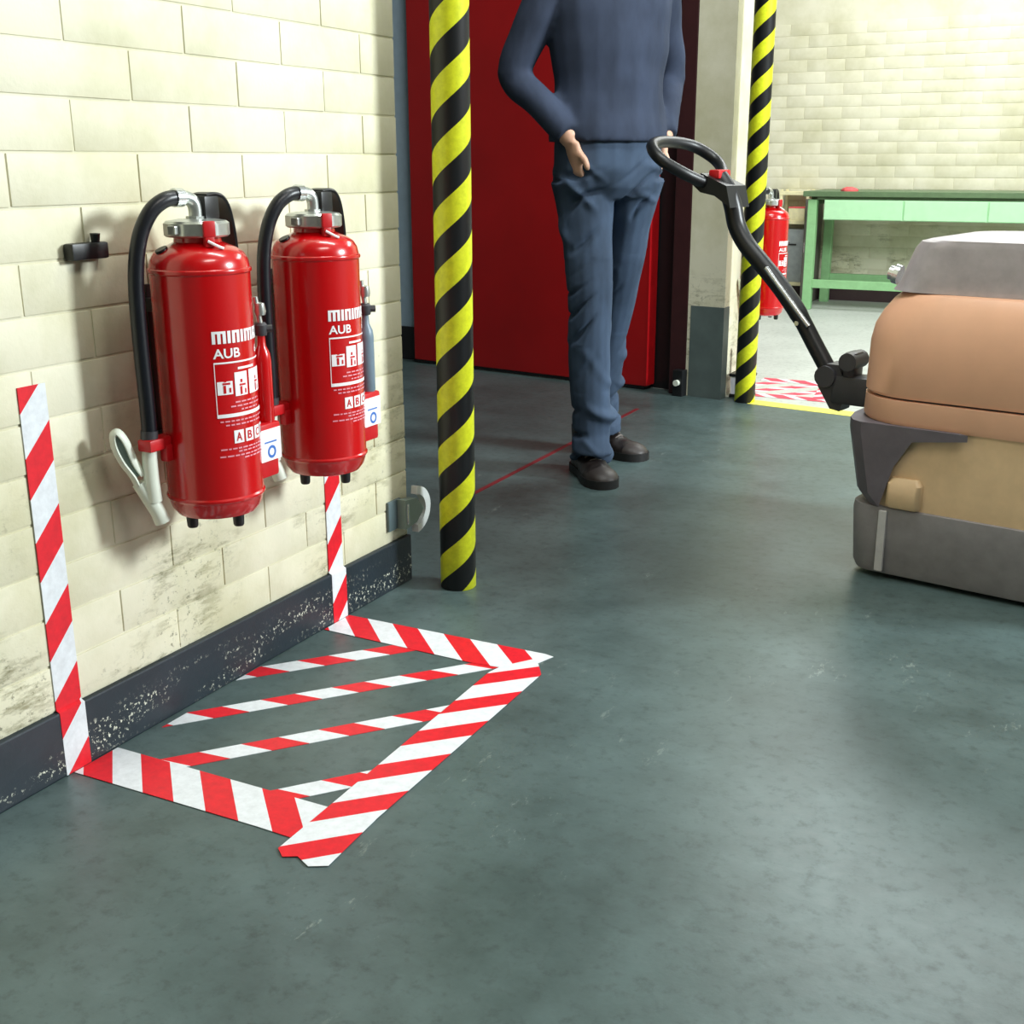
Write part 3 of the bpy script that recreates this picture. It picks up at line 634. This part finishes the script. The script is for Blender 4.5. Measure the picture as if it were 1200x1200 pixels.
limb(bm, [(*p[:3], p[3] * (.64 if p[2] > .25 else .55)) for p in leg1[:-1]] + [(-.016, 3.178, .05, .034)]); limb(bm, [(*p[:3], p[3] * (.64 if p[2] > .25 else .55)) for p in leg2[:-1]] + [(-.098, 3.458, .05, .034)])
limb(bm, [(*(bodyat(1.44)), .060), (*(bodyat(1.50)), .055), (*(bodyat(1.56) + F * .012), .056)])
# head
hc = bodyat(1.645) + F * .02
rings = []
for z, a, b, o in ((-.125, .018, .024, .040), (-.115, .040, .050, .030), (-.095, .056, .070, .018), (-.06, .066, .084, .008), (-.02, .072, .093, .0), (.02, .076, .098, -.004), (.06, .075, .096, -.006), (.09, .064, .083, -.008), (.112, .042, .056, -.01), (.122, .014, .02, -.01)):
    rings.append(ring(hc + V((0, 0, z)) + F * o, a, b, 24))
loft(bm, rings)
nose = hc + F * .094; loft(bm, [ring(hc + F * f + V((0, 0, z)), a, b, 10) for z, f, a, b in ((.025, .086, .006, .008), (.0, .094, .009, .012), (-.022, .102, .014, .016), (-.032, .094, .014, .012))])
for sg in (1, -1):
    loft(bm, [ring(hc + S * sg * (.074 + .006 * k) + F * -.008 + V((0, 0, z)), .009, b, 10) for z, b, k in ((-.036, .008, 0), (-.02, .014, .6), (.006, .020, 1.2), (.026, .018, 1.2), (.034, .008, .8))])
loft(bm, [ring(hc + F * .090 + V((0, 0, z)), a, .008, 10) for z, a in ((-.064, .012), (-.057, .022), (-.050, .022), (-.045, .010))])
# arms: hands slipped into the front pockets
hands = []
for sg in (1, -1):
    sh = bodyat(1.395) + S * sg * .165; el = bodyat(1.13) + S * sg * .255 - F * .075; wr = bodyat(.955) + S * sg * .150 + F * .050
    pa = smoothpath([sh, sh.lerp(el, .5), el, el.lerp(wr, .45), wr], 6); tube(bm, pa, [.048 - .021 * i / (len(pa) - 1) for i in range(len(pa))], 14)
    dn = (V((0, 0, -1)) - F * .15 - S * sg * .28).normalized(); pm = wr + dn * .09
    tube(bm, [wr, wr + dn * .03, pm], [.027, .034, .036], 12, .5, ref=F.copy())
    for i, (off, ln) in enumerate(((.027, .058), (.009, .066), (-.009, .060), (-.027, .046))):
        b0 = pm + F * off * .9 - dn * .008; tube(bm, [b0, b0 + dn * ln * .55 - S * sg * .004, b0 + dn * ln * .85 - S * sg * .018], [.0095, .0088, .0072], 8)
    th = wr + dn * .03 + F * .030; tube(bm, [th - F * .01, th + F * .022 + dn * .025, th + F * .030 + dn * .052], [.012, .0105, .0085], 8)
person = obj('person', fuse(bm, .0065, 3), M['skin'], None, 2)
tag(person, 'person in slate blue work trousers and dark shoes standing before the red door', 'person')

def wrinkle(b, amp, fn):
    b.normal_update()
    mv = [(v, v.normal * amp * fn(v.co)) for v in b.verts]
    for v, d in mv: v.co += d
bm = bmesh.new()
loft(bm, [ring(HC + V((0, 0, z)), a, b) for z, a, b in ((.80, .120, .085), (.83, .148, .108), (.88, .163, .118), (.94, .163, .118), (.985, .158, .113))])
for lg in (leg1, leg2): limb(bm, lg)
b = fuse(bm, .0055, 4)
def wf_(p):
    q = p.x * rt.x + p.y * rt.y                                  # across the legs
    j1 = noise.noise(p * 4.0) * .10
    def fold(t): t = t - math.floor(t); return math.exp(-((t - .5) / .13) ** 2)
    n1 = fold((p.z + q * .75 + j1) * 9.5) * max(0, noise.noise(V((p.x * 7 + 3, p.y * 7, p.z * 5))) + .15) * 2.4
    n2 = fold((p.z - q * .55 + j1 * 1.3) * 13 + .3) * max(0, noise.noise(V((p.x * 8, p.y * 8 + 9, p.z * 6))) + .05) * 2.4
    n3 = noise.noise(V((p.x * 12, p.y * 12, p.z * 9)))
    k = .55
    if p.z > .64: k = 1.25 if p.z < .78 else max(.1, 1.25 - (p.z - .78) * 9)
    if .40 < p.z < .58: k = .95
    if p.z < .26: k = 1.3
    return k * (n1 - n2 * .9 + n3 * .35)
wrinkle(b, .0125, wf_)
# knit a fly/outer seam crease: shallow dent where the two legs meet
tro = obj('trousers', b, M['trousers'], person, 2)
bm = bmesh.new(); loft(bm, [ring(HC + V((0, 0, z)), a, b_, 28) for z, a, b_ in ((.955, .1665, .1215), (.957, .169, .124), (.988, .166, .121), (.990, .163, .118))]); blt = obj('belt', bm, M['black'], person, .7)
bm = bmesh.new()
loft(bm, [ring(bodyat(z), a, b_) for z, a, b_ in [(.952, .180, .134), (.99, .177, .131), (1.03, .169, .122)] + [(z, a + .013, b_ + .013) for z, a, b_ in tors[3:8]] + [(1.455, .09, .075), (1.47, .07, .069)]])
for sg in (1, -1):
    sh = bodyat(1.395) + S * sg * .165; el = bodyat(1.13) + S * sg * .255 - F * .075; wr = bodyat(.972) + S * sg * .160 + F * .040
    pa = smoothpath([sh - S * sg * .03, sh, sh.lerp(el, .5), el, el.lerp(wr, .45), wr], 6); tube(bm, pa, [.062 - .024 * i / (len(pa) - 1) for i in range(len(pa))], 16)
    bmesh.ops.create_icosphere(bm, subdivisions=2, radius=.051, matrix=Matrix.Translation(el))
b = fuse(bm, .008, 5); wrinkle(b, .006, lambda p: noise.noise(V((p.x * 7, p.y * 7, p.z * 13))) * min(1, max(.1, (p.z - .98) * 8)))
obj('sweater', b, M['sweater'], person, 2)
bm = bmesh.new()
rings = [ring(hc + V((0, 0, z)) + F * o, a, b_, 24) for z, a, b_, o in ((-.03, .074, .055, -.052), (.01, .0795, .066, -.044), (.05, .0815, .092, -.016), (.085, .074, .090, -.012), (.115, .052, .066, -.012), (.131, .018, .026, -.012))]
loft(bm, rings); b = fuse(bm, .007, 2); wrinkle(b, .004, lambda p: noise.noise(p * 60)); obj('hair', b, M['hair'], person, 2)
for sg in (1, -1):
    bm = bmesh.new(); bmesh.ops.create_uvsphere(bm, u_segments=12, v_segments=8, radius=.0115, matrix=Matrix.Translation(hc + F * .0845 + S * sg * .031 + V((0, 0, .018)))); ey = obj('eye', bm, M['eye'], person, 2)
    bm = bmesh.new(); bmesh.ops.create_uvsphere(bm, u_segments=10, v_segments=6, radius=.006, matrix=Matrix.Translation(hc + F * .0915 + S * sg * .031 + V((0, 0, .018)))); obj('iris', bm, M['black'], ey, 2)

def shoe(heel, toe):
    h = V((*heel, 0)); tv = V((*toe, 0)); d = (tv - h); Ln = d.length; d.normalize(); sd = V((-d.y, d.x, 0))
    bm = bmesh.new(); ak = h + d * Ln * .26; tube(bm, [ak + V((0, 0, z)) for z in (.085, .11, .15)], [.045, .0445, .047], 16); obj('sock', bm, M['black'], person, 2)
    bm = bmesh.new(); rr = []
    for t, wv, ht in ((.0, .022, .060), (.03, .033, .082), (.12, .038, .098), (.25, .038, .102), (.38, .039, .092), (.52, .044, .074), (.66, .049, .060), (.80, .049, .052), (.91, .040, .045), (.98, .024, .032), (1.0, .010, .024)):
        c = h + d * Ln * t; pts = []
        for i in range(18):
            a = PI * i / 17; pts.append(c + sd * wv * math.cos(a) * (1 - .22 * math.sin(a) ** 3) + V((0, 0, .018 + (ht - .018) * max(0, math.sin(a)) ** .75)))
        rr.append(pts)
    loft(bm, rr); ak = h + d * Ln * .26
    tube(bm, [ak + V((0, 0, z)) for z in (.06, .10, .125)], [.046, .042, .043], 16)
    b = fuse(bm, .0045, 4); wrinkle(b, .0018, lambda p: noise.noise(p * 55)); up_ = obj('shoe', b, M['shoe'], person, 2)
    bm = bmesh.new(); out = []
    for t, wv in ((-.012, .012), (.0, .026), (.04, .037), (.15, .042), (.35, .040), (.55, .047), (.7, .053), (.83, .052), (.93, .043), (1.0, .026), (1.022, .008)): out.append((t, wv))
    poly = [h + d * Ln * t + sd * wv for t, wv in out] + [h + d * Ln * t - sd * wv for t, wv in out[::-1]]
    loft(bm, [[p + V((0, 0, z)) for p in poly] for z in (.0, .006, .020, .025)]); bmesh.ops.recalc_face_normals(bm, faces=bm.faces); obj('sole', bm, M['sole'], up_, .6)
    bm = bmesh.new(); rr = []
    for t, wv, ht in ((.80, .0505, .0545), (.86, .047, .052), (.92, .040, .047), (.985, .025, .035), (1.008, .010, .027)):
        c = h + d * Ln * t; rr.append([c + sd * wv * math.cos(PI * i / 13) * (1 - .22 * math.sin(PI * i / 13) ** 3) + V((0, 0, .019 + (ht - .019) * max(0, math.sin(PI * i / 13)) ** .75)) for i in range(14)])
    loft(bm, rr); bmesh.ops.recalc_face_normals(bm, faces=bm.faces); obj('toe_cap', bm, plain('scuffed_toe_leather', (48, 41, 39), .5), up_, 1)
    for k in range(4):
        t = .36 + .075 * k; z = .099 - .0115 * k - (.003 if k == 0 else 0); c = h + d * Ln * t
        bm = bmesh.new(); tube(bm, smoothpath([c - sd * .026 + V((0, 0, z - .010)), c + d * .006 + V((0, 0, z + .003)), c + sd * .026 + V((0, 0, z - .010))], 4), .0028, 6); obj('lace', bm, M['lace'], up_, 1)
shoe((-.066, 3.232), (.106, 3.036)); shoe((-.160, 3.478), (.078, 3.402))
